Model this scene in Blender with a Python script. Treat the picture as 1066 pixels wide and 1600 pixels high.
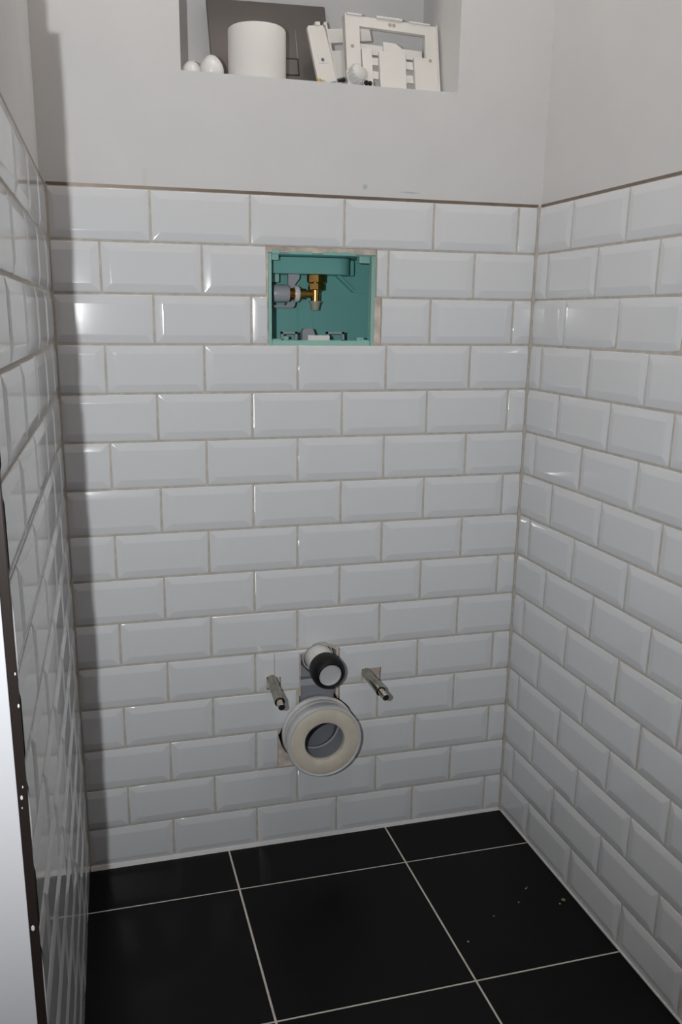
import bpy, bmesh, math, random
from mathutils import Vector, Matrix
random.seed(7)
for o in list(bpy.data.objects): bpy.data.objects.remove(o)
scene = bpy.context.scene
COL = scene.collection

# ------------------------------------------------------------------ camera
cam_d = bpy.data.cameras.new('camera'); cam = bpy.data.objects.new('camera', cam_d); COL.objects.link(cam)
cam_d.sensor_fit = 'VERTICAL'; cam_d.sensor_height = 36.0; cam_d.sensor_width = 24.0
cam_d.lens = 36.0 * 1351.19 / 1600
cam_d.shift_x = 22.74 / 1600; cam_d.shift_y = 42.97 / 1600
cam_d.clip_start = 0.02
RIGHT = Vector((0.9645, -0.2640, 0.0096)); DOWN = Vector((-0.0564, -0.2413, -0.9688)); FWD = Vector((0.2581, 0.9338, -0.2477))
m = Matrix((RIGHT, -DOWN, -FWD)).transposed().to_4x4(); m.translation = Vector((0.0780, -1.3945, 0.9457))
cam.matrix_world = m
scene.camera = cam

# ------------------------------------------------------------------ light and exposure
world = bpy.data.worlds.new('world'); scene.world = world; world.use_nodes = True
bg = world.node_tree.nodes['Background']; bg.inputs[0].default_value = (1.0, 0.86, 0.78, 1); bg.inputs[1].default_value = 0.06
fl = bpy.data.lights.new('camera_flash', 'SPOT'); flo = bpy.data.objects.new('camera_flash', fl); COL.objects.link(flo)
fl.energy = 32.4; fl.color = (0.955, 0.98, 1.0); fl.shadow_soft_size = 0.004
fl.spot_size = math.radians(128); fl.spot_blend = 1.0
flo.location = (-0.030, -1.392, 0.969)
aim = Vector((0.36, 0.0, 1.00)) - flo.location
flo.rotation_euler = aim.to_track_quat('-Z', 'Y').to_euler()
vs = scene.view_settings
vs.view_transform = 'Standard'; vs.look = 'None'; vs.gamma = 1; vs.use_curve_mapping = False; vs.exposure = 0.0

# ------------------------------------------------------------------ materials
def mat(name, col, rough=0.5, metal=0.0, noise=0.0, nscale=30, bump=0.0, bscale=60, rvar=0.0, ior=1.5, coat=0.0, spec=0.5):
    M = bpy.data.materials.new(name); M.use_nodes = True
    nt = M.node_tree; b = nt.nodes['Principled BSDF']
    b.inputs['Base Color'].default_value = (*col, 1); b.inputs['Roughness'].default_value = rough
    b.inputs['Metallic'].default_value = metal; b.inputs['IOR'].default_value = ior
    b.inputs['Specular IOR Level'].default_value = spec
    if coat: b.inputs['Coat Weight'].default_value = coat
    tc = nt.nodes.new('ShaderNodeTexCoord')
    if noise or rvar:
        n = nt.nodes.new('ShaderNodeTexNoise'); n.inputs['Scale'].default_value = nscale; n.inputs['Detail'].default_value = 5
        nt.links.new(tc.outputs['Object'], n.inputs['Vector'])
        if noise:
            r = nt.nodes.new('ShaderNodeValToRGB')
            r.color_ramp.elements[0].position = .3; r.color_ramp.elements[1].position = .7
            r.color_ramp.elements[0].color = (*[max(0, c * (1 - noise)) for c in col], 1)
            r.color_ramp.elements[1].color = (*[min(1, c * (1 + noise)) for c in col], 1)
            nt.links.new(n.outputs['Fac'], r.inputs[0]); nt.links.new(r.outputs[0], b.inputs['Base Color'])
        if rvar:
            mr = nt.nodes.new('ShaderNodeMapRange'); mr.inputs[3].default_value = max(0.02, rough - rvar); mr.inputs[4].default_value = rough + rvar
            nt.links.new(n.outputs['Fac'], mr.inputs[0]); nt.links.new(mr.outputs[0], b.inputs['Roughness'])
    if bump:
        n2 = nt.nodes.new('ShaderNodeTexNoise'); n2.inputs['Scale'].default_value = bscale; n2.inputs['Detail'].default_value = 3
        nt.links.new(tc.outputs['Object'], n2.inputs['Vector'])
        bp = nt.nodes.new('ShaderNodeBump'); bp.inputs['Strength'].default_value = bump; bp.inputs['Distance'].default_value = 0.002
        nt.links.new(n2.outputs['Fac'], bp.inputs['Height']); nt.links.new(bp.outputs[0], b.inputs['Normal'])
    return M

M = {}
M['tile'] = mat('white_glazed_tile', (0.71, 0.72, 0.735), 0.095, bump=0.035, bscale=16, ior=1.52)
M['grout'] = mat('beige_grout', (0.53, 0.49, 0.44), 0.9, noise=0.12, nscale=80, bump=0.3, bscale=400)
M['plaster'] = mat('white_wall_paint', (0.655, 0.65, 0.645), 0.75, noise=0.025, nscale=9, bump=0.06, bscale=120)
M['board'] = mat('beige_mortar', (0.62, 0.53, 0.46), 0.95, noise=0.25, nscale=60, bump=0.5, bscale=180)
M['trim'] = mat('taupe_metal_profile', (0.24, 0.195, 0.16), 0.38, 0.6, noise=0.1, nscale=40)
M['darktrim'] = mat('dark_brown_profile', (0.030, 0.022, 0.020), 0.4, 0.3)
M['floor'] = mat('black_floor_tile', (0.0030, 0.0028, 0.0029), 0.34, spec=0.16, noise=0.25, nscale=14, rvar=0.08, bump=0.02, bscale=260)
M['floorgrout'] = mat('light_floor_grout', (0.60, 0.57, 0.51), 0.9, noise=0.1, nscale=60)
M['caulk'] = mat('white_caulk', (0.72, 0.71, 0.70), 0.4)
M['joinery'] = mat('white_lacquer', (0.68, 0.685, 0.71), 0.35)
M['hallfloor'] = mat('hall_floor', (0.16, 0.12, 0.09), 0.5, noise=0.1)
M['teal'] = mat('teal_plastic', (0.17, 0.43, 0.395), 0.35)
M['teal_light'] = mat('pale_teal_plastic', (0.29, 0.53, 0.47), 0.4)
M['greyplastic'] = mat('grey_plastic', (0.28, 0.29, 0.32), 0.45)
M['palegrey'] = mat('pale_grey_plastic', (0.40, 0.42, 0.46), 0.35)
M['whiteplastic'] = mat('white_plastic', (0.72, 0.71, 0.69), 0.35)
M['offwhite'] = mat('off_white_plastic', (0.74, 0.72, 0.685), 0.5)
M['paper'] = mat('white_paper', (0.80, 0.775, 0.745), 0.9, bump=0.05, bscale=300)
M['brass'] = mat('brass', (0.55, 0.33, 0.10), 0.28, 1.0, noise=0.2, nscale=90)
M['copper'] = mat('copper', (0.65, 0.30, 0.08), 0.22, 1.0)
M['capgrey'] = mat('beige_grey_cap', (0.36, 0.35, 0.29), 0.45)
M['zinc'] = mat('yellow_zinc_steel', (0.36, 0.35, 0.29), 0.2, 1.0, noise=0.25, nscale=70)
M['rod'] = mat('bright_steel_rod', (0.62, 0.56, 0.46), 0.2, 1.0)
M['boltend'] = mat('sawn_dark_steel', (0.06, 0.055, 0.06), 0.5, 0.8)
M['rubber'] = mat('black_rubber', (0.0045, 0.0045, 0.0045), 0.55, spec=0.3)
M['gasket'] = mat('cream_rubber_gasket', (0.64, 0.59, 0.49), 0.6, noise=0.06, nscale=50)
M['collar'] = mat('light_grey_pipe_plastic', (0.58, 0.58, 0.59), 0.35)
M['hole'] = mat('shadowy_screw_recess', (0.40, 0.36, 0.31), 0.8)
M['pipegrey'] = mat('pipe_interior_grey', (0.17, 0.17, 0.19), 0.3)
M['plate'] = mat('taupe_metal_plate', (0.165, 0.145, 0.135), 0.5, 0.0)
M['black'] = mat('black_plastic', (0.006, 0.007, 0.008), 0.4)
M['yellow'] = mat('yellow_plastic', (0.65, 0.42, 0.05), 0.5)
M['egg'] = mat('white_ceramic', (0.80, 0.79, 0.78), 0.25)
M['crumb'] = mat('pale_plaster_crumb', (0.55, 0.50, 0.42), 0.9)
M['crumbdark'] = mat('brown_mortar_crumb', (0.22, 0.17, 0.11), 0.9)
M['darkvoid'] = mat('dark_cavity', (0.02, 0.02, 0.021), 0.9)
M['greenboard'] = mat('green_board', (0.16, 0.30, 0.25), 0.9)

# blue grey primer smudges on the paint, a stain with its own shape
def smudges(M_, spots):
    nt = M_.node_tree; b = nt.nodes['Principled BSDF']
    src = b.inputs['Base Color'].links[0].from_socket
    tc = nt.nodes.new('ShaderNodeTexCoord')
    nz = nt.nodes.new('ShaderNodeTexNoise'); nz.inputs['Scale'].default_value = 110
    nt.links.new(tc.outputs['Object'], nz.inputs['Vector'])
    for (cx, cz, rx, rz, col, amt) in spots:
        mp = nt.nodes.new('ShaderNodeMapping'); mp.vector_type = 'TEXTURE'
        mp.inputs['Location'].default_value = (cx, 0.008, cz); mp.inputs['Scale'].default_value = (rx, 5, rz)
        nt.links.new(tc.outputs['Object'], mp.inputs['Vector'])
        ln = nt.nodes.new('ShaderNodeVectorMath'); ln.operation = 'LENGTH'; nt.links.new(mp.outputs[0], ln.inputs[0])
        ad = nt.nodes.new('ShaderNodeMath'); ad.operation = 'ADD'; nt.links.new(ln.outputs['Value'], ad.inputs[0]); nt.links.new(nz.outputs['Fac'], ad.inputs[1])
        mr = nt.nodes.new('ShaderNodeMapRange'); mr.inputs[1].default_value = 0.85; mr.inputs[2].default_value = 1.45; mr.inputs[3].default_value = amt; mr.inputs[4].default_value = 0
        nt.links.new(ad.outputs[0], mr.inputs[0])
        mx = nt.nodes.new('ShaderNodeMix'); mx.data_type = 'RGBA'
        nt.links.new(mr.outputs[0], mx.inputs[0]); nt.links.new(src, mx.inputs[6]); mx.inputs[7].default_value = (*col, 1)
        src = mx.outputs[2]
    nt.links.new(src, b.inputs['Base Color'])
M['plaster_back'] = M['plaster'].copy(); M['plaster_back'].name = 'white_wall_paint_with_primer_smudges'
smudges(M['plaster_back'], [(0.5235, 1.149, 0.006, 0.0055, (0.36, 0.46, 0.48), 0.8), (0.599, 1.1435, 0.022, 0.0018, (0.36, 0.46, 0.48), 0.8),
                            (0.18, 1.146, 0.006, 0.02, (0.60, 0.55, 0.50), 0.4)])

# ------------------------------------------------------------------ mesh helpers
def tag(o, label=None, cat=None, group=None, kind=None):
    if label: o['label'] = label
    if cat: o['category'] = cat
    if group: o['group'] = group
    if kind: o['kind'] = kind
    return o
def empty(name, loc=(0, 0, 0)):
    e = bpy.data.objects.new(name, None); COL.objects.link(e); e.location = loc; e.empty_display_size = .02
    return e
def obj(name, bm, material, parent=None, smooth=False, loc=None):
    me = bpy.data.meshes.new(name)
    bmesh.ops.recalc_face_normals(bm, faces=bm.faces[:])
    bm.to_mesh(me); bm.free()
    if smooth:
        me.shade_smooth()
        try: me.set_sharp_from_angle(angle=math.radians(38))
        except Exception: pass
    for mm in (material if isinstance(material, (list, tuple)) else [material]): me.materials.append(mm)
    o = bpy.data.objects.new(name, me); COL.objects.link(o)
    if loc is not None: o.location = loc
    if parent: attach(o, parent)
    return o
def wloc(e):
    v = Vector(e.location)
    p = e.parent
    while p: v += Vector(p.location); p = p.parent
    return v
def attach(o, parent):
    # meshes are written in world coordinates; unrotated parents only need an offset
    o.parent = parent
    o.location = Vector(o.location) - wloc(parent)
def box(x0, x1, y0, y1, z0, z1, bm=None, bev=0.0, seg=2):
    b2 = bmesh.new()
    vs_ = [b2.verts.new((x, y, z)) for x in (x0, x1) for y in (y0, y1) for z in (z0, z1)]
    for f in ((0, 1, 3, 2), (4, 6, 7, 5), (0, 4, 5, 1), (2, 3, 7, 6), (0, 2, 6, 4), (1, 5, 7, 3)): b2.faces.new([vs_[i] for i in f])
    if bev: bmesh.ops.bevel(b2, geom=b2.edges[:], offset=bev, segments=seg, affect='EDGES', profile=.5)
    return join(bm, b2)
def join(bm, b2):
    if bm is None: return b2
    me = bpy.data.meshes.new('tmp'); b2.to_mesh(me); b2.free(); bm.from_mesh(me); bpy.data.meshes.remove(me)
    return bm
def xform(bm, mtx):
    bmesh.ops.transform(bm, matrix=mtx, verts=bm.verts[:]); return bm
def lathe(profile, seg=40, closed=False):
    """profile of (h, r): h runs out of the wall (towards -y)."""
    bm = bmesh.new(); rings = []
    for h, r in profile:
        if r <= 1e-6: rings.append([bm.verts.new((0, -h, 0))])
        else: rings.append([bm.verts.new((r * math.cos(2 * math.pi * i / seg), -h, r * math.sin(2 * math.pi * i / seg))) for i in range(seg)])
    pairs = list(zip(rings, rings[1:])) + ([(rings[-1], rings[0])] if closed else [])
    for a, b in pairs:
        for i in range(seg):
            j = (i + 1) % seg
            if len(a) == 1 and len(b) == 1: continue
            if len(a) == 1: bm.faces.new((a[0], b[i], b[j]))
            elif len(b) == 1: bm.faces.new((a[i], a[j], b[0]))
            else: bm.faces.new((a[i], a[j], b[j], b[i]))
    return bm
def axis_mtx(base, tip):
    d = (Vector(tip) - Vector(base)).normalized()
    q = Vector((0, -1, 0)).rotation_difference(d)
    return Matrix.Translation(base) @ q.to_matrix().to_4x4()
def prism(poly, y0, y1):
    bm = bmesh.new()
    a = [bm.verts.new((x, y0, z)) for x, z in poly]; b = [bm.verts.new((x, y1, z)) for x, z in poly]
    bm.faces.new(a); bm.faces.new(b[::-1])
    n = len(poly)
    for i in range(n): bm.faces.new((a[i], a[(i + 1) % n], b[(i + 1) % n], b[i]))
    bmesh.ops.recalc_face_normals(bm, faces=bm.faces[:])
    return bm
def boolean(bm, cutters):
    """difference of bmesh bm minus the cutter bmeshes, returned as a bmesh (cutters are kept)"""
    me = bpy.data.meshes.new('t'); bmesh.ops.recalc_face_normals(bm, faces=bm.faces[:]); bm.to_mesh(me); bm.free()
    o = bpy.data.objects.new('t', me); COL.objects.link(o); tmp = []
    for c in cutters:
        cm = bpy.data.meshes.new('c'); c.to_mesh(cm); co = bpy.data.objects.new('c', cm); COL.objects.link(co); tmp.append(co)
        md = o.modifiers.new('b', 'BOOLEAN'); md.operation = 'DIFFERENCE'; md.solver = 'EXACT'; md.object = co
    dg = bpy.context.evaluated_depsgraph_get(); dg.update()
    ev = o.evaluated_get(dg); nm = bpy.data.meshes.new_from_object(ev)
    r = bmesh.new(); r.from_mesh(nm)
    for q in tmp + [o]:
        d = q.data; bpy.data.objects.remove(q); bpy.data.meshes.remove(d)
    bpy.data.meshes.remove(nm)
    return r
def tube(pts, r, seg=10, bm=None):
    b2 = bmesh.new(); rings = []
    for i, p in enumerate(pts):
        p = Vector(p); a = Vector(pts[max(0, i - 1)]); b = Vector(pts[min(len(pts) - 1, i + 1)])
        t = (b - a).normalized(); u = t.orthogonal().normalized(); w = t.cross(u)
        if rings:
            u = (pu - t * pu.dot(t)).normalized(); w = t.cross(u)
        pu = u
        rings.append([b2.verts.new(p + r * (math.cos(2 * math.pi * k / seg) * u + math.sin(2 * math.pi * k / seg) * w)) for k in range(seg)])
    for a, b in zip(rings, rings[1:]):
        for k in range(seg): b2.faces.new((a[k], a[(k + 1) % seg], b[(k + 1) % seg], b[k]))
    b2.faces.new(rings[0][::-1]); b2.faces.new(rings[-1])
    return join(bm, b2)

# ------------------------------------------------------------------ dimensions (metres)
V = 0.07534; TOP = 15 * V; JG = 0.0036
PB = 0.1520; XO = 0.0327          # back wall pitch and first joint
XL = 0.0376; XR = 0.8283          # tile faces of the side walls at the back corners
SKEW = 0.02782                    # the left wall opens by 1.6 degrees towards the doorway
YF = -0.7525                      # the room ends here, at the doorway
PR = 0.1488
CEIL = 2.30; T = 0.008            # tile thickness
ZF = -0.003                       # floor level

# holes in the tiled back wall
PIPE = [(.4158, .3700), (.4160, .2731), (.4006, .2549), (.3864, .2327), (.3793, .2172), (.3757, .2151), (.3754, .1490), (.5262, .1490), (.5262, .1961), (.5296, .1983),
        (.5215, .2355), (.5088, .2587), (.4915, .2746), (.4905, .3720), (.4841, .3745), (.4769, .3803), (.4650, .3872), (.4532, .3886), (.4414, .3848), (.4344, .3782), (.4274, .3716)]
BOLT_L = [(.3562, .3312), (.3680, .3330), (.3692, .3305), (.3820, .3290), (.3818, .3090), (.3566, .3060)]
BOLT_R = [(.5330, .3285), (.5700, .3292), (.5692, .3000), (.5336, .2990)]

# ------------------------------------------------------------------ metro tiles
BW, BH = 0.0125, 0.0020          # width and height of the facet
_tiles = {}
def tile_bmesh(w, h):
    """a facetted tile centred at the origin: face at y=0, edge at y=BH, back at y=T"""
    bm = bmesh.new(); x, z = w / 2, h / 2; xi, zi = x - BW, z - BW
    bk = [bm.verts.new(p) for p in ((-x, T, -z), (x, T, -z), (x, T, z), (-x, T, z))]
    ed = [bm.verts.new(p) for p in ((-x, BH, -z), (x, BH, -z), (x, BH, z), (-x, BH, z))]
    fc = [bm.verts.new(p) for p in ((-xi, 0, -zi), (xi, 0, -zi), (xi, 0, zi), (-xi, 0, zi))]
    for i in range(4):
        j = (i + 1) % 4
        bm.faces.new((bk[i], bk[j], ed[j], ed[i])); bm.faces.new((ed[i], ed[j], fc[j], fc[i]))
    bm.faces.new(fc)
    bmesh.ops.recalc_face_normals(bm, faces=bm.faces[:])
    es = [e for e in bm.edges if all(v.co.y < T - 1e-5 for v in e.verts)]
    bmesh.ops.bevel(bm, geom=es, offset=0.0011, segments=1, affect='EDGES', profile=.5)
    return bm
def finish_tile(bm, name):
    """area weighted normals: flat facets with softly rounded ridges"""
    bmesh.ops.recalc_face_normals(bm, faces=bm.faces[:])
    cen = sum((f.calc_center_median().y * f.calc_area() for f in bm.faces)) 
    me = bpy.data.meshes.new(name); bm.to_mesh(me); bm.free()
    if sum(p.normal.y * p.area for p in me.polygons if abs(p.normal.y) > .9) > 0: me.flip_normals()
    me.shade_smooth()
    nn = [Vector() for _ in me.vertices]
    for p in me.polygons:
        if p.normal.y > -0.15: continue
        for v in p.vertices: nn[v] += p.normal * (p.area ** 1.5)
    side = {}
    loops = [None] * len(me.loops)
    for p in me.polygons:
        for li in p.loop_indices:
            v = me.loops[li].vertex_index
            loops[li] = nn[v].normalized() if (p.normal.y <= -0.15 and nn[v].length > 1e-12) else p.normal.copy()
    me.normals_split_custom_set(loops)
    me.materials.append(M['tile'])
    return me
def make_tile(parent, rect, clip=None, cutters=None, tilt=None, var=.10):
    """rect = nominal (u0,u1,z0,z1); clip = visible (u0,u1); cutters = bmeshes in wall coordinates"""
    u0, u1, z0, z1 = rect; w, h = u1 - u0, z1 - z0; cx, cz = (u0 + u1) / 2, (z0 + z1) / 2
    c0, c1 = (clip if clip else (u0, u1)); c0, c1 = max(c0, u0), min(c1, u1)
    if c1 - c0 < 0.004: return
    key = (round(w, 4), round(h, 4), round(c0 - u0, 4), round(u1 - c1, 4))
    if key in _tiles and not cutters: me = _tiles[key]
    else:
        bm = tile_bmesh(w, h)
        for cut, n in ((c0 - cx, -1), (c1 - cx, 1)):
            if abs(cut) < w / 2 - 1e-5:
                r = bmesh.ops.bisect_plane(bm, geom=bm.verts[:] + bm.edges[:] + bm.faces[:], plane_co=(cut, 0, 0), plane_no=(n, 0, 0), clear_outer=True)
                bmesh.ops.holes_fill(bm, edges=[e for e in bm.edges if e.is_boundary and all(abs(v.co.x - cut) < 1e-6 for v in e.verts)], sides=0)
        if cutters:
            be = [e for e in bm.edges if e.is_boundary]
            bmesh.ops.holes_fill(bm, edges=be, sides=0)
            cc = [xform(c.copy(), Matrix.Translation((-cx, 0, -cz))) for c in cutters]
            bm = boolean(bm, cc)
        me = finish_tile(bm, 'tile')
        if not cutters: _tiles[key] = me
    o = bpy.data.objects.new('tile', me); COL.objects.link(o); o.parent = parent
    o.location = (cx, 0, cz)
    if not cutters:
        o.rotation_euler = (math.radians(random.gauss(0, .10)), 0, math.radians(random.gauss(0, var)))
        if tilt is not None: o.rotation_euler = (math.radians(tilt[0]), 0, math.radians(tilt[1]))
    return o
def row_z(r):
    return (15 - r) * V + JG / 2, (16 - r) * V - JG / 2
def slab(name, parent, poly_box, material, cutters=()):
    bm = box(*poly_box)
    if cutters: bm = boolean(bm, cutters)
    me = bpy.data.meshes.new(name); bmesh.ops.recalc_face_normals(bm, faces=bm.faces[:]); bm.to_mesh(me); bm.free(); me.materials.append(material)
    o = bpy.data.objects.new(name, me); COL.objects.link(o)
    if parent: o.parent = parent
    return o

# ---- wall_back: painted upper wall with a niche, tiled below
NX0, NX1, NZ0, NZ1, NY = 0.2376, 0.6755, 1.2955, 1.62, 0.173
wall_back = slab('wall_back', None, (-0.15, 1.0, T, 0.24, TOP + .002, CEIL), M['plaster_back'], [box(NX0, NX1, -.05, NY, NZ0, NZ1)])
tag(wall_back, 'white painted back wall with a niche above metro tiling', kind='structure')
c_pipe = prism(PIPE, -.02, .02); c_bl = prism(BOLT_L, -.02, .02); c_br = prism(BOLT_R, -.02, .02)
BOX_IN = box(0.3655, 0.5440, -.02, .13, 0.9005, 1.0460); BOX_CAV = box(0.350, 0.600, .0125, .13, 0.896, 1.056)
circ = [(0.4485 + 0.0705 * math.cos(a), 0.2215 + 0.0705 * math.sin(a)) for a in [2 * math.pi * i / 28 for i in range(28)]]
jag = [(x + random.uniform(-.0018, .0018), z + random.uniform(-.0018, .0018)) for x, z in circ]
slot = [(.4205, .364), (.4205, .25), (.4865, .25), (.4865, .367), (.480, .3715), (.474, .3745), (.465, .3785), (.453, .3790), (.442, .3765), (.436, .3715), (.430, .3670)]
cav = [BOX_IN, BOX_CAV, prism(jag, -.02, .10), prism(slot, -.02, .10)]
for cx, cz in ((.367, .3278), (.5394, .3222)):
    cav.append(prism([(cx + 0.0102 * math.cos(a), cz + .0102 * math.sin(a)) for a in [2 * math.pi * i / 16 for i in range(16)]], -.02, .06))
slab('backing_board', wall_back, (-0.15, 1.0, T, 0.24, -.02, TOP + .002), M['board'], cav)
HOLE = box(0.3604, 0.5445, -.02, .02, 3 * 0 + 12 * V - .0015 + 0.0, 14 * V)
HOLE3 = box(0.3620, 0.5545, -.02, .02, 12 * V - .0015, 13 * V)
slab('grout', wall_back, (XL - .004, XR + .004, 0.0030, T + .0004, 0.0, TOP - .001), M['grout'], [HOLE, HOLE3, c_pipe, c_bl, c_br])
for r in range(1, 16):
    z0, z1 = row_z(r)
    off = 0.0 if r % 2 else 0.5
    k = -1
    joints = []
    x = XO + off * PB - PB
    while x < XR:
        joints.append(x); x += PB
    for x in joints:
        u0, u1 = x + JG / 2, x + PB - JG / 2
        spans = [(XL + .0018, XR - .0030)]
        if r == 2: spans = [(XL + .0012, 0.3604), (0.5445, XR - .0030)]
        if r == 3: spans = [(XL + .0012, 0.3620), (0.5545, XR - .0030)]
        cut = []
        if r in (10, 11, 12, 13) and u1 > .37 and u0 < .53: cut.append(c_pipe)
        if r == 11 and u1 > .36 and u0 < .38: cut.append(c_bl)
        if r == 11 and u1 > .53 and u0 < .575: cut.append(c_br)
        if r == 11 and u0 < .38 < u1 and .30 < u0: spans = [(u0, .3702), (.3710, u1)]
        if r == 13 and u0 < .40 < u1: spans = [(u0, .3760), (.526, u1)]
        if r == 13 and u0 < .52 < u1: spans = [(.526, u1)]
        if r == 12 and u0 < .46 < u1: spans = [(.4905, u1)]
        for a, b in spans:
            first = u0 < .10      # left column tiles are tilted to catch the flash as glints
            make_tile(wall_back, (u0, u1, z0, z1), (a, b), cut or None, tilt=(0.0 if r == 3 else random.gauss(0, .08), -.75 if r == 3 else random.gauss(-.45, .1)) if first else None)
bm = box(XL, XR, 0.0035, 0.0085, TOP - .001, TOP + .0038)
tag(obj('trim_1', bm, M['trim']), 'taupe metal edge strip on top of the back wall tiles', kind='structure')
def caulk(name, parent, pts):
    me_bm = bmesh.new(); 
    a = [me_bm.verts.new(p) for p in pts[0]]; b = [me_bm.verts.new(p) for p in pts[1]]
    n = len(a)
    for i in range(n): me_bm.faces.new((a[i], a[(i + 1) % n], b[(i + 1) % n], b[i]))
    me_bm.faces.new(a[::-1]); me_bm.faces.new(b)
    return me_bm
def caulk_prof(x, s):   # triangular fillet in the (y, z) plane
    return [(x, .004, ZF), (x, -.0055 * s, ZF), (x, -.0005, ZF + .0105 * s), (x, .004, ZF + .0115 * s)]
for cx_, s_, a_ in ((XR, -1, .0026), (XL, 1, .0022)):
    o = obj('corner_joint', prism([(cx_ - s_ * .004, 0), (cx_ + s_ * a_, 0), (cx_ + s_ * a_, TOP), (cx_ - s_ * .004, TOP)], -.0022 if s_ < 0 else .0002, .006), M['grout']); o.parent = wall_back
o = obj('caulk_joint', caulk('c', None, (caulk_prof(XL, .62), caulk_prof(XR, .38))), M['caulk']); o.parent = wall_back

# ---- wall_right
wall_right = slab('wall_right', None, (-0.008, 0.80, T, 0.15, TOP + .002, CEIL), M['plaster'])
wall_right.matrix_world = Matrix.Translation((XR, 0, 0)) @ Matrix.Rotation(-math.pi / 2, 4, 'Z')
tag(wall_right, 'white painted right wall above metro tiling', kind='structure')
slab('backing_board', wall_right, (-0.008, 0.80, T, 0.15, -.02, TOP + .002), M['board'])
slab('grout', wall_right, (-.004, -YF, 0.0030, T + .0004, 0.0, TOP - .001), M['grout'])
for r in range(1, 16):
    z0, z1 = row_z(r)
    x = (0.1058 if r % 2 else 0.0377) - PR
    while x < -YF:
        make_tile(wall_right, (x + JG / 2, x + PR - JG / 2, z0, z1), (0.0030, -YF - .001), var=.28, tilt=(.9, -.6 if x < 0 else .85) if r == 3 else None)
        x += PR
o = slab('caulk_joint', wall_right, (0, -YF, -.001, .004, ZF, ZF + .002), M['caulk'])
tr = obj('trim_2', box(0, -YF, 0.0035, .0085, TOP - .001, TOP + .0038), M['trim']); tr.matrix_world = wall_right.matrix_world
tag(tr, 'taupe metal edge strip on top of the right wall tiles', kind='structure')

# ---- wall_left (glancing)
ML = Matrix.Translation((XL, 0, 0)) @ Matrix.Rotation(math.acos(SKEW / math.sqrt(1 + SKEW ** 2)), 4, 'Z')
wall_left = slab('wall_left', None, (YF + .0005, 0.008, T + .0005, 0.14, TOP + .002, CEIL), M['plaster']); wall_left.matrix_world = ML
tag(wall_left, 'white painted left wall above metro tiling', kind='structure')
slab('backing_board', wall_left, (YF + .0005, 0.008, T, 0.14, -.02, TOP + .002), M['board'])
slab('grout', wall_left, (YF + .004, .004, 0.0026, T + .0004, 0.0, TOP - .001), M['grout'])
for r in range(1, 16):
    z0, z1 = row_z(r)
    x = -(0.006 if r % 2 else 0.082)
    while x + PB > YF:
        make_tile(wall_left, (x + JG / 2, x + PB - JG / 2, z0, z1), (YF + .004, -.001))
        x -= PB
    if r % 2 == 0:
        pass
for r in range(2, 16, 2):
    z0, z1 = row_z(r)
tr = obj('trim_3', box(YF, 0, 0.0025, .009, TOP - .001, TOP + .0036), M['trim']); tr.matrix_world = ML
tag(tr, 'taupe metal edge strip on top of the left wall tiles', kind='structure')
tr = obj('trim_4', box(YF - .0015, YF + .0035, 0.0008, .0080, ZF, TOP + .0036, bev=.0006), M['darktrim']); tr.matrix_world = ML
tag(tr, 'dark brown edge profile closing the end of the left wall tiles', kind='structure')
# white filler left in lumps along the dark profile
bm = bmesh.new()
for z, hh in ((.712, .075), (.56, .06), (.40, .08), (.30, .05), (.22, .06), (.12, .05)):
    b2 = bmesh.new(); bmesh.ops.create_icosphere(b2, subdivisions=2, radius=1)
    xform(b2, Matrix.Translation((YF + .0045, .0012, z)) @ Matrix.Diagonal((.0022, .0014, hh / 2, 1))); join(bm, b2)
me = bpy.data.meshes.new('filler'); bm.to_mesh(me); bm.free(); me.materials.append(M['caulk'])
o = bpy.data.objects.new('filler', me); COL.objects.link(o); o.parent = wall_left; o['kind'] = 'stuff'
bm = bmesh.new()
for z, y, s in ((.592, .0035, .0012), (.583, .0050, .0022), (.574, .0052, .0010), (.465, .0050, .0030), (.686, .0020, .0014), (.660, .0015, .0018)):
    b2 = bmesh.new(); bmesh.ops.create_icosphere(b2, subdivisions=1, radius=1)
    xform(b2, Matrix.Translation((YF - .0016, y, z)) @ Matrix.Diagonal((.0004, s * .5, s, 1))); join(bm, b2)
me = bpy.data.meshes.new('paint_spot'); bm.to_mesh(me); bm.free(); me.materials.append(M['caulk'])
o = bpy.data.objects.new('paint_spot', me); COL.objects.link(o); o.parent = tr; o['kind'] = 'stuff'

# ---- door jamb at the end of the left wall, right return, lintel, ceiling
xe = XL + SKEW * YF
o = obj('door_1', box(-0.14, xe - .0078, YF - .003, YF + .0, ZF, 2.02, bev=.0005), M['joinery'])
tag(o, 'white lacquered door jamb beside the left wall tiles', kind='structure')
obj('stop_bead', box(-0.14, xe - .045, YF - .015, YF - .003, ZF, 2.02, bev=.002), M['joinery'], o)
o = obj('wall_front', box(-.14, 1.0, YF - .11, YF, 2.02, CEIL), M['plaster']); tag(o, 'white painted wall over the doorway', kind='structure')
obj('return', box(0.775, 1.0, YF - .11, YF, -.02, 2.02), M['plaster'], o)
o = obj('ceiling', box(-.2, 1.05, YF - .12, .25, CEIL, CEIL + .05), M['plaster']); tag(o, 'white painted ceiling', kind='structure')

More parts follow.
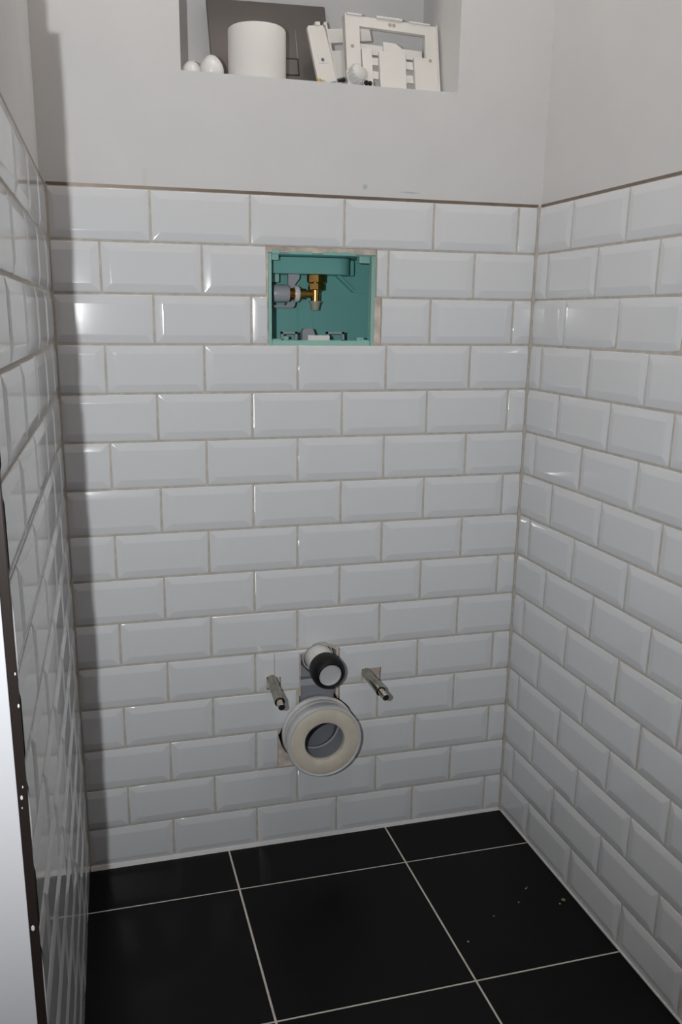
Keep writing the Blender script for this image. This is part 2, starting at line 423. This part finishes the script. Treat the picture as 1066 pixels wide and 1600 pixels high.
# ---- ceiling lamp added unseen above the frame, to lift upper walls and shadows
glow = bpy.data.materials.new('fill_lamp_glow'); glow.use_nodes = True
gb = glow.node_tree.nodes['Principled BSDF']; gb.inputs['Base Color'].default_value = (.9, .88, .85, 1)
gb.inputs['Emission Color'].default_value = (1.0, 0.925, 0.86, 1); gb.inputs['Emission Strength'].default_value = 80.0
cl = empty('added_fill_lamp', (.43, -.36, CEIL - .10)); tag(cl, 'unseen round ceiling lamp added to lift the upper walls and shadows', 'lamp')
obj('fill_lamp_base', xform(lathe([(0, 0), (0, .05), (.02, .045), (.03, .03), (.03, 0)], 32), Matrix.Translation((.43, -.36, CEIL)) @ Matrix.Rotation(math.pi / 2, 4, 'X')), M['joinery'], cl, True)
b2 = bmesh.new(); bmesh.ops.create_uvsphere(b2, u_segments=24, v_segments=14, radius=.05); xform(b2, Matrix.Translation((.43, -.36, CEIL - .074)))
obj('fill_lamp_globe', b2, glow, cl, True)

# ---- floor
floor = obj('floor', box(-.12, 0.98, YF - .10, .02, -.05, ZF - .0012), M['floorgrout']); tag(floor, 'black square floor tiles with pale grout', kind='structure')
FX, FY, FT, FTY, FG = 0.2830, 0.1153, 0.3032, 0.2981, 0.0034
xs = [FX - FT, FX, FX + FT, FX + 2 * FT]; ys = [FTY - FY, -FY, -FY - FTY, -FY - 2 * FTY, -FY - 3 * FTY]
for i in range(3):
    for j in range(4):
        x0, x1 = max(xs[i] + FG / 2, 0.0), min(xs[i + 1] - FG / 2, XR + .003)
        y1, y0 = min(ys[j] - FG / 2, .003), max(ys[j + 1] + FG / 2, YF - .08)
        if y1 - y0 < .01: continue
        obj('floor_tile', box(x0, x1, y0, y1, ZF - .008, ZF, bev=.0006, seg=1), M['floor'], floor)
o = obj('hall_floor', box(-1.2, 1.8, -2.6, YF - .10, -.05, ZF - .001), M['hallfloor']); tag(o, 'floor of the hall outside the doorway', kind='structure')
for i, (x, y, s, dk) in enumerate([(.806, -.284, .0042, 1), (.796, -.290, .0016, 0), (.760, -.239, .0016, 0), (.764, -.236, .0010, 0), (.731, -.269, .0014, 0), (.675, -.290, .0014, 0), (.609, -.335, .0016, 0)]):
    b2 = bmesh.new(); bmesh.ops.create_icosphere(b2, subdivisions=1, radius=s)
    for v in b2.verts: v.co *= random.uniform(.75, 1.15); v.co.z *= .55
    xform(b2, Matrix.Translation((x, y, ZF + s * .38)))
    o = obj('mortar_crumb', b2, M['crumbdark' if dk else 'crumb'])
    if dk: tag(o, 'larger brown mortar crumb on the black floor by the right wall', 'crumb')
    else: tag(o, ['tiny pale crumb touching the larger brown crumb', 'pale crumb furthest from the camera, by the floor corner', 'tiniest pale crumb beside the furthest one',
                  'pale crumb between the furthest one and the brown crumb, near the tile centre', 'pale crumb alone in the middle of the right-hand floor tile', 'pale crumb nearest to the crossing of the floor joints'][i - 1], 'crumb', 'pale crumbs on the floor')

# ------------------------------------------------------------------ cistern access box in the wall
acc = empty('cistern_access_box', (0.4545, 0.06, 0.9010))
tag(acc, 'teal plastic cistern access box set into the tiled wall', 'access box')
bx0, bx1, bz0, bz1 = 0.3665, 0.5432, 0.9012, 1.0452
sh = bmesh.new()
box(bx0 - .014, bx0 - .011, .014, .122, bz0, bz1, sh)
box(bx1 + .045, bx1 + .048, .014, .122, bz0, bz1, sh)
box(bx0 - .014, bx1 + .048, .014, .122, bz1 - .0015, bz1 + .001, sh)
box(bx0 - .014, bx1 + .048, .014, .122, bz0, bz0 + .0030, sh)
obj('housing', sh, M['teal'], acc)
obj('back_panel', box(bx0 - .014, bx1 + .048, .118, .124, bz0, bz1), M['teal'], acc)
obj('side_lip', box(bx0 - .0005, bx0 + .0046, .0085, .013, bz0, bz1 - .001), M['teal_light'], acc)
obj('side_lip', box(bx1 - .0052, bx1 + .0005, .0085, .024, bz0, bz1 - .001), M['teal_light'], acc)
for k_, (xa, xb, zc) in enumerate(((.400, .437, 1.0475), (.455, .510, 1.0478), (.372, .384, 1.0482))):
    n_ = 9; pol = [(xa + (xb - xa) * i / n_, bz1 - .001) for i in range(n_ + 1)] + [(xa + (xb - xa) * i / n_, zc + random.uniform(-.0004, .0022)) for i in range(n_, -1, -1)]
    obj('primer_smear', prism(pol, .0074, .0082), M['teal_light'], acc)
obj('bottom_lip', box(bx0 + .005, bx1 - .006, .0088, .020, bz0, bz0 + .0092, bev=.0008), M['teal_light'], acc)
obj('corner_tab', box(.3722, .3845, .016, .030, 1.0350, 1.0440, bev=.0006), M['teal_light'], acc)
obj('corner_tab', box(.5190, .5372, .016, .030, 1.0335, 1.0440, bev=.0006), M['teal_light'], acc)
# duct along the top with a rounded right end
d = [(bx0 - .008, 0.055), (0.495, 0.055), (0.508, 0.058), (0.517, 0.066), (0.521, 0.078), (0.521, 0.119), (bx0 - .008, 0.119)]
bm = bmesh.new(); a = [bm.verts.new((x, y, 1.0170)) for x, y in d]; b = [bm.verts.new((x, y, 1.0428)) for x, y in d]
bm.faces.new(a); bm.faces.new(b[::-1])
for i in range(len(d)): bm.faces.new((a[i], a[(i + 1) % len(d)], b[(i + 1) % len(d)], b[i]))
obj('top_duct', bm, M['teal'], acc, smooth=True)
obj('duct_end', box(.5205, .5345, .092, .119, 1.0165, 1.0428, bev=.003), M['teal'], acc)
obj('rib', prism([(.505, 1.018), (.513, 1.018), (.5385, .9935), (.585, .9935), (.585, .9895), (.5375, .9895)], .104, .119), M['teal'], acc)
obj('rib', box(.4372, .4386, .1165, .119, .905, 1.0), M['teal'], acc); obj('rib', box(.4405, .4415, .1165, .119, .905, 1.0), M['teal'], acc)
obj('rib', box(.4632, .4646, .1165, .119, .905, 1.0), M['teal'], acc); obj('rib', box(.4668, .4678, .1165, .119, .905, 1.0), M['teal'], acc)
obj('side_block', box(.3860, .4005, .085, .119, 1.0035, 1.017, bev=.001), M['teal_light'], acc)
def wire_frame(x0, x1, z0, z1, y, t):
    bm = bmesh.new()
    box(x0, x0 + t, y, y + .004, z0, z1, bm); box(x1 - t, x1, y, y + .004, z0, z1, bm)
    box(x0, x1, y, y + .004, z1 - t, z1, bm); box(x0, x1, y, y + .004, z0, z0 + t * .7, bm)
    return bm
obj('clip', wire_frame(.3925, .4200, .9085, .9240, .038, .0036), M['greyplastic'], acc)
obj('clip', wire_frame(.4700, .5010, .9085, .9240, .038, .0036), M['greyplastic'], acc)
obj('wedge', prism([(.4310, .9085), (.4310, .9245), (.4335, .9290), (.4490, .9290), (.4575, .9085)], .046, .060), M['greyplastic'], acc)
obj('latch', box(.4355, .4730, .026, .036, .9085, .9185, bev=.0008), M['whiteplastic'], acc)
obj('latch_rail', box(.405, .478, .030, .034, .9075, .9105), M['palegrey'], acc)
obj('bottom_tab', box(.5225, .5350, .034, .046, .9085, .9150, bev=.0006), M['teal_light'], acc)
obj('bottom_tab', box(.5290, .5385, .026, .034, .9085, .9115, bev=.0006), M['teal_light'], acc)
obj('bottom_tab', box(.3745, .3905, .024, .034, .9085, .9125, bev=.0006), M['teal_light'], acc)
obj('bottom_tab', box(.3975, .4085, .050, .060, .9085, .9165, bev=.0006), M['teal_light'], acc)

# shut-off valve inside the box
va = empty('shutoff_valve', (.4620, .075, .9590))
tag(va, 'brass shut-off valve with grey plastic nut inside the teal box', 'valve')
def xl_(profile, x, y, z, seg=28, n=None):   # lathe along +x
    b = lathe(profile, seg); return xform(b, Matrix.Translation((x, y, z)) @ Matrix.Rotation(math.pi / 2, 4, 'Z'))
def zl(profile, x, y, z, seg=28, rot=0):     # lathe along +z
    b = lathe(profile, seg); return xform(b, Matrix.Translation((x, y, z)) @ Matrix.Rotation(rot, 4, 'Z') @ Matrix.Rotation(-math.pi / 2, 4, 'X'))
VY, VZ = .078, .9855
obj('plastic_nut', xl_([(0, 0), (0, .0135), (.004, .0148), (.026, .0148), (.0285, .0138), (.0285, .0)], .386, VY, VZ, 14), M['palegrey'], va, True)
obj('copper_pipe', xl_([(0, .0098), (.012, .0098)], .414, VY, VZ), M['copper'], va, True)
obj('washer', xl_([(0, 0), (0, .0128), (.002, .0136), (.006, .0136), (.0085, .0120), (.0085, 0)], .4240, VY, VZ), M['whiteplastic'], va, True)
obj('tee_body', join(join(xl_([(0, .0088), (.010, .0088), (.0115, .0060), (.030, .0058)], .4320, VY, VZ), zl([(0, .0078), (.030, .0082)], .4610, VY, .9735)),
                     zl([(0, .0095), (.003, .0095)], .4610, VY, .9900)), M['brass'], va, True)
obj('hex_nut', zl([(0, 0), (0, .0125), (.0012, .0142), (.0105, .0142), (.0115, .0130), (.0115, 0)], .4622, VY, .9915, 6, math.pi / 6), M['brass'], va)
obj('hex_nut', zl([(0, 0), (0, .0142), (.0012, .0160), (.0125, .0160), (.0135, .0150), (.0135, 0)], .4622, VY, 1.0035, 6, math.pi / 6), M['brass'], va)
obj('end_cap', zl([(0, 0), (0, .0066), (.0125, .0092), (.0125, .0112), (.0148, .0112), (.0148, 0)], .4605, VY, .9590), M['capgrey'], va, True)
obj('bracket', prism([(.4165, 1.0170), (.4360, 1.0170), (.4360, 1.0105), (.4285, 1.0015), (.4285, .985), (.4165, .985)], .088, .096), M['palegrey'], va)
obj('bracket', prism([(.386, .9640), (.386, .9665), (.409, .9665), (.412, .972), (.4245, .972), (.4235, .9655), (.420, .9625), (.39, .9625)], .070, .090), M['greyplastic'], va)

# ------------------------------------------------------------------ flush pipe, waste connector and bolts
fp = empty('flush_pipe', (.4527, 0.0, .3560)); tag(fp, 'white flush pipe stub with thick black rubber collar', 'pipe')
FPM = axis_mtx((.4521, 0, .3572), (.4541, -.0600, .3526))
obj('pipe_stub', xform(lathe([(-.036, .0250), (.050, .0250)], 44), FPM), M['whiteplastic'], fp, True)
obj('rubber_collar', xform(lathe([(.030, .0255), (.032, .0275), (.040, .0295), (.054, .0298), (.061, .0290), (.0675, .0245), (.0690, .0222), (.0680, .0200), (.060, .0196)], 44), FPM), M['rubber'], fp, True)
obj('end_plug', xform(lathe([(.055, .0199), (.0655, .0199), (.0650, .0180), (.0625, .0165), (.0610, 0)], 44), FPM), M['collar'], fp, True)
so = obj('socket', xform(lathe([(-.030, .0272), (-.010, .0262), (-.008, .0268), (-.008, .0285), (-.010, .0290), (-.036, .0290)], 44), FPM), M['collar'], fp, True)
obj('seal', xform(lathe([(-.02, .0252), (-.0115, .0252), (-.0115, .0262), (-.02, .0262)], 44), FPM), M['rubber'], fp, True)

pb = empty('pipe_bracket', (.4535, .030, .270)); tag(pb, 'grey plastic bracket in the wall slot between the two pipes', 'bracket')
obj('back_plate', box(.418, .489, .042, .048, .262, .385), M['greyplastic'], pb)
obj('saddle', prism([(.4215, .345), (.4215, .318), (.486, .318), (.486, .345), (.470, .3255), (.437, .3255)], .016, .040), M['greyplastic'], pb)
obj('cross_bar', box(.4215, .486, .014, .030, .3005, .3135, bev=.001), M['palegrey'], pb)
obj('shield', box(.4215, .486, .020, .040, .268, .299, bev=.001), M['greyplastic'], pb)

wc = empty('waste_connector', (.4490, 0.0, .1530)); tag(wc, 'large pale grey waste pipe connector with cream ring gasket', 'pipe')
WM = axis_mtx((.4490, 0, .2213), (.4490, -.06, .2213))
body = [(.014, .0560), (.014, .0632), (.017, .0650), (.026, .0655), (.029, .0640), (.031, .0652), (.048, .0680), (.0535, .0678), (.0562, .0660), (.0565, .0638), (.0545, .0622)]
obj('collar', xform(lathe(body, 64), WM), M['collar'], wc, True)
obj('back_flange', xform(lathe([(.004, .0520), (.004, .0655), (.007, .0672), (.013, .0672), (.016, .0660), (.016, .0600)], 64), WM), M['whiteplastic'], wc, True)
obj('gasket', xform(lathe([(.050, .0630), (.0548, .0625), (.0562, .0600), (.0560, .0400), (.0550, .0368), (.0520, .0355), (.044, .0358)], 64), WM), M['gasket'], wc, True)
obj('pipe_stub', xform(lathe([(-.060, .0580), (.006, .0580)], 56), WM), M['greyplastic'], wc, True)
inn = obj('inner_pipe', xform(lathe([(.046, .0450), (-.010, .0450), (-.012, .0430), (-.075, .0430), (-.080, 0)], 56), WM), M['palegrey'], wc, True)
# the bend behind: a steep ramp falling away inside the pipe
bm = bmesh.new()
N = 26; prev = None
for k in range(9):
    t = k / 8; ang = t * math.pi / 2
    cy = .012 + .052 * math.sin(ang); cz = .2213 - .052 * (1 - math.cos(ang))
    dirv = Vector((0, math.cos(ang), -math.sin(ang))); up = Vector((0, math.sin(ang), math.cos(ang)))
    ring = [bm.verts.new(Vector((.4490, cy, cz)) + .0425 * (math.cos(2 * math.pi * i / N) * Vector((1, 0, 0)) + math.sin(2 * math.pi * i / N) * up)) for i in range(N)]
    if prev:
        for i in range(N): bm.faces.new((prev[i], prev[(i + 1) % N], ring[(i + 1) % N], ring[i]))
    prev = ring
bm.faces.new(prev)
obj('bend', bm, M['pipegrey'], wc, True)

def bolt(base, sl, tip, label):
    e = empty('mounting_bolt', (base[0], 0, base[2] - .008)); tag(e, label, 'bolt', 'toilet mounting bolts')
    d = (Vector(sl) - Vector(base)).length; L = (Vector(tip) - Vector(base)).length
    A = axis_mtx(base, sl)
    obj('sleeve', xform(lathe([(-.040, .0091), (d - .0004, .0091), (d, .0087), (d, .0074), (d - .006, .0072)], 28), A), M['zinc'], e, True)
    obj('rod', xform(lathe([(-.03, .0062), (L - .001, .0062), (L, .0056)], 24), A), M['rod'], e, True)
    obj('rod_end', xform(lathe([(L - .0002, .0056), (L + .0002, .0052), (L + .0002, 0)], 24), A), M['boltend'], e, True)
bolt((.3655, 0.004, .3262), (.3632, -.078, .3178), (.3626, -.095, .3158), 'steel mounting bolt in its sleeve, left of the pipes')
bolt((.5405, 0.004, .3215), (.5452, -.072, .3150), (.5464, -.095, .3128), 'steel mounting bolt in its sleeve, right of the pipes')

# ------------------------------------------------------------------ things on the niche ledge
ZB = NZ0
def lean(bm, x, y, z, tilt, yaw=0, roll=0):
    """bm is written upright with its base at z=0, front at y=0; tilt leans the top back"""
    return xform(bm, Matrix.Translation((x, y, z)) @ Matrix.Rotation(yaw, 4, 'Z') @ Matrix.Rotation(-tilt, 4, 'X') @ Matrix.Rotation(roll, 4, 'Y'))
# flush plate
pl = empty('flush_plate', (.395, .135, ZB)); tag(pl, 'taupe flush plate leaning against the back of the niche', 'flush plate')
PT = (.3040, .130, ZB + .002, math.radians(10), math.radians(2), math.radians(-2.2))
pp = obj('plate', lean(box(0, .200, 0, .008, 0.0, .146, bev=.003), *PT), M['plate'], pl, True)
fr = bmesh.new(); bx, bz, bw, bh, t = .108, .032, .038, .0275, .0019
box(bx, bx + bw, -.0006, .001, bz, bz + t, fr); box(bx, bx + bw, -.0006, .001, bz + bh - t, bz + bh, fr); box(bx + bw - t, bx + bw, -.0006, .001, bz, bz + bh, fr); box(bx, bx + t, -.0006, .001, bz, bz + bh, fr)
obj('button_gap', lean(fr, *PT), M['black'], pp)
obj('button', lean(box(bx + t, bx + bw - t, -.0004, .001, bz + t, bz + bh - t), *PT), M['plate'], pp)
obj('button_edge', lean(box(bx + bw - .0018, bx + bw - .0010, -.0008, .001, bz + bh, bz + .072), *PT), M['palegrey'], pp)
# paper roll
rl = empty('toilet_paper_roll', (.3638, .075, ZB)); tag(rl, 'plain white toilet paper roll standing in front of the taupe plate', 'paper roll')
obj('paper', xform(zl([(0, .016), (0, .0440), (.0015, .0450), (.0780, .0450), (.0805, .0444), (.0818, .0425), (.0822, .038), (.0815, .020)], 0, 0, 0, 56), Matrix.Translation((.3638, .075, ZB))), M['paper'], rl, True)
obj('core', xform(zl([(0, .0185), (.0812, .0185), (.0812, .020), (0, .020)], 0, 0, 0, 32), Matrix.Translation((.3638, .075, ZB))), M['crumb'], rl, True)
# eggs
def egg(x, y, r, h, label):
    prof = []
    for i in range(15):
        t = math.pi * i / 14; z = (1 - math.cos(t)) / 2
        prof.append((z * h, r * math.sin(t) * (1.0 + .22 * math.cos(t) )))
    prof[0] = (0, 0); prof[-1] = (h, 0)
    o = obj('egg_ornament', xform(zl(prof, 0, 0, 0, 32), Matrix.Translation((x, y, ZB))), M['egg'], None, True)
    tag(o, label, 'egg', 'white eggs in the niche')
egg(.2905, .060, .0182, .0375, 'white egg standing beside the paper roll')
egg(.2630, .085, .0165, .0335, 'smaller-looking white egg at the left end of the niche')
# mounting frame with window and tongues
mf = empty('flush_plate_holder', (.585, .075, ZB)); tag(mf, 'white plastic mounting frame with window, leaning at the right of the niche', 'plastic frame')
FT_ = (.5080, .060, ZB, math.radians(14), math.radians(3), math.radians(1.0))
FW, FH = .162, .1255
fr = bmesh.new()
box(0, .0255, 0, .006, 0, FH, fr); box(FW - .0215, FW, 0, .006, 0, FH, fr); box(.0255, FW - .0215, 0, .006, FH - .0160, FH, fr); box(.0255, FW - .0215, 0, .006, 0, .012, fr)
ff = obj('frame', lean(fr, *FT_), M['offwhite'], mf)
rim = bmesh.new()
box(0, .002, -.004, .010, 0, FH, rim); box(FW - .002, FW, -.004, .010, 0, FH, rim); box(.004, .030, -.002, .010, FH, FH + .0025, rim); box(.055, .100, -.003, .012, FH, FH + .003, rim); box(.112, .150, -.002, .010, FH, FH + .002, rim)
obj('rim', lean(rim, *FT_), M['offwhite'], mf)
obj('tongue', lean(box(.0275, .0450, -.001, .005, .008, .0740, bev=.0006), *FT_), M['offwhite'], mf)
obj('tongue', lean(box(.0570, .1030, -.002, .004, .008, .0730, bev=.0006), *FT_), M['offwhite'], mf)
obj('tongue', lean(box(.1190, .1405, -.001, .005, .008, .0710, bev=.0006), *FT_), M['offwhite'], mf)
obj('back_web', lean(box(.0255, FW - .0215, .012, .014, .004, .0600), *FT_), M['offwhite'], mf)
obj('curved_arm', lean(prism([(.070, .066), (.070, .0950), (.092, .0950), (.101, .090), (.108, .076), (.112, .058)], .010, .0125), *FT_), M['offwhite'], mf)
obj('cross_rail', lean(box(.0255, FW - .0215, .014, .018, .074, .090), *FT_), M['offwhite'], mf)
for x, z in ((.0120, .0760), (.1480, .0680), (.0860, .1180), (.079, .1180)):
    obj('screw_hole', lean(xform(lathe([(-.001, .0030), (.0004, .0030), (.0004, 0)], 14), Matrix.Translation((x, 0, z))), *FT_), M['hole'], ff)
for z in (.030, .052):
    obj('catch', lean(box(.0455, .0565, .004, .008, z, z + .012), *FT_), M['offwhite'], mf); obj('catch', lean(box(.1040, .1180, .004, .008, z, z + .012), *FT_), M['offwhite'], mf)
# second frame behind
m2 = empty('mounting_bracket', (.50, .10, ZB)); tag(m2, 'white plastic bracket with one screw hole, tilted behind the mounting frame', 'plastic bracket')
BT = (.4715, .088, ZB, math.radians(13), math.radians(4), math.radians(-9))
fr = prism([(0, 0), (.034, 0), (.030, .104), (.0275, .1095), (.003, .1100), (0, .107)], 0, .006)
obj('upright', lean(fr, *BT), M['offwhite'], m2)
obj('edge', lean(box(.0315, .0335, -.004, .006, 0, .109), *BT), M['offwhite'], m2)
obj('top_rail', lean(box(.032, .110, .002, .007, .082, .104), *BT), M['offwhite'], m2)
obj('lower_rail', lean(box(.032, .110, .003, .007, .0, .070), *BT), M['offwhite'], m2)
obj('lug', lean(box(.0150, .0230, -.002, .008, .109, .1145), *BT), M['offwhite'], m2); obj('lug', lean(box(.0300, .0345, -.002, .008, .109, .1135), *BT), M['offwhite'], m2)
obj('label_plate', lean(box(.0080, .0240, -.0008, .001, .050, .064), *BT), M['whiteplastic'], m2)
obj('screw_hole', lean(xform(lathe([(-.001, .0028), (.0012, .0028), (.0012, 0)], 14), Matrix.Translation((.015, 0, .055))), *BT), M['plate'], m2)
# small parts at the ledge
kn = empty('ribbed_cap', (.5130, .022, ZB)); tag(kn, 'small ribbed white plastic cap lying before the mounting frame', 'cap')
KM = Matrix.Translation((.5080, .024, ZB + .0150)) @ Matrix.Rotation(math.radians(25), 4, 'Z') @ Matrix.Rotation(math.radians(-20), 4, 'X') @ Matrix.Scale(1.32, 4)
cb = obj('cap_body', xform(lathe([(0, .0095), (.006, .0105), (.010, .0092), (.012, .006), (.012, 0)], 28), KM), M['whiteplastic'], kn, True)
rb = bmesh.new()
for i in range(14):
    a = 2 * math.pi * i / 14; b2 = box(-.0007, .0007, -.009, 0, .0088, .0116); xform(b2, Matrix.Rotation(a, 4, 'Y')); join(rb, b2)
o = obj('rib', xform(rb, KM), M['whiteplastic'], cb); o['kind'] = 'stuff'
obj('flange', xform(lathe([(-.001, 0), (-.001, .0122), (.0008, .0122), (.0008, 0)], 28), KM), M['whiteplastic'], kn, True)
sc = empty('black_screw', (.482, .012, ZB)); tag(sc, 'black screw plug lying between the bracket and the ribbed cap', 'screw')
SM = axis_mtx((.4740, .012, ZB + .0030), (.4890, .010, ZB + .0066))
obj('shank', xform(lathe([(-.008, 0), (-.008, .0012), (.004, .0014)], 12), SM), M['palegrey'], sc, True)
obj('head', xform(lathe([(.003, 0), (.003, .0030), (.014, .0034), (.0155, .0028), (.0155, 0)], 16), SM), M['black'], sc, True)
pg = empty('black_plug', (.526, .012, ZB)); tag(pg, 'pair of black rubber beads joined as a plug right of the ribbed cap', 'plug')
obj('bead', xform(lathe([(0, 0), (.0006, .003), (.003, .0040), (.0056, .003), (.0062, 0)], 16), Matrix.Translation((.5230, .013, ZB + .0040))), M['black'], pg, True)
obj('bead', xform(lathe([(0, 0), (.0006, .0028), (.003, .0037), (.0056, .0028), (.0062, 0)], 16), Matrix.Translation((.5290, .013, ZB + .0037))), M['black'], pg, True)
yb = obj('yellow_plug', xform(zl([(0, 0), (0, .0030), (.003, .0036), (.0052, .0026), (.0056, 0)], 0, 0, 0, 18), Matrix.Translation((.4490, .014, ZB))), M['yellow'], None, True)
tag(yb, 'small yellow plastic plug on the ledge below the bracket', 'plug')
wp = obj('white_plug', xform(zl([(0, 0), (0, .0060), (.003, .0064), (.0048, .005), (.0052, 0)], 0, 0, 0, 18), Matrix.Translation((.4800, .0160, ZB))), M['whiteplastic'], None, True)
tag(wp, 'small white plastic disc on the ledge under the black screw', 'plug')
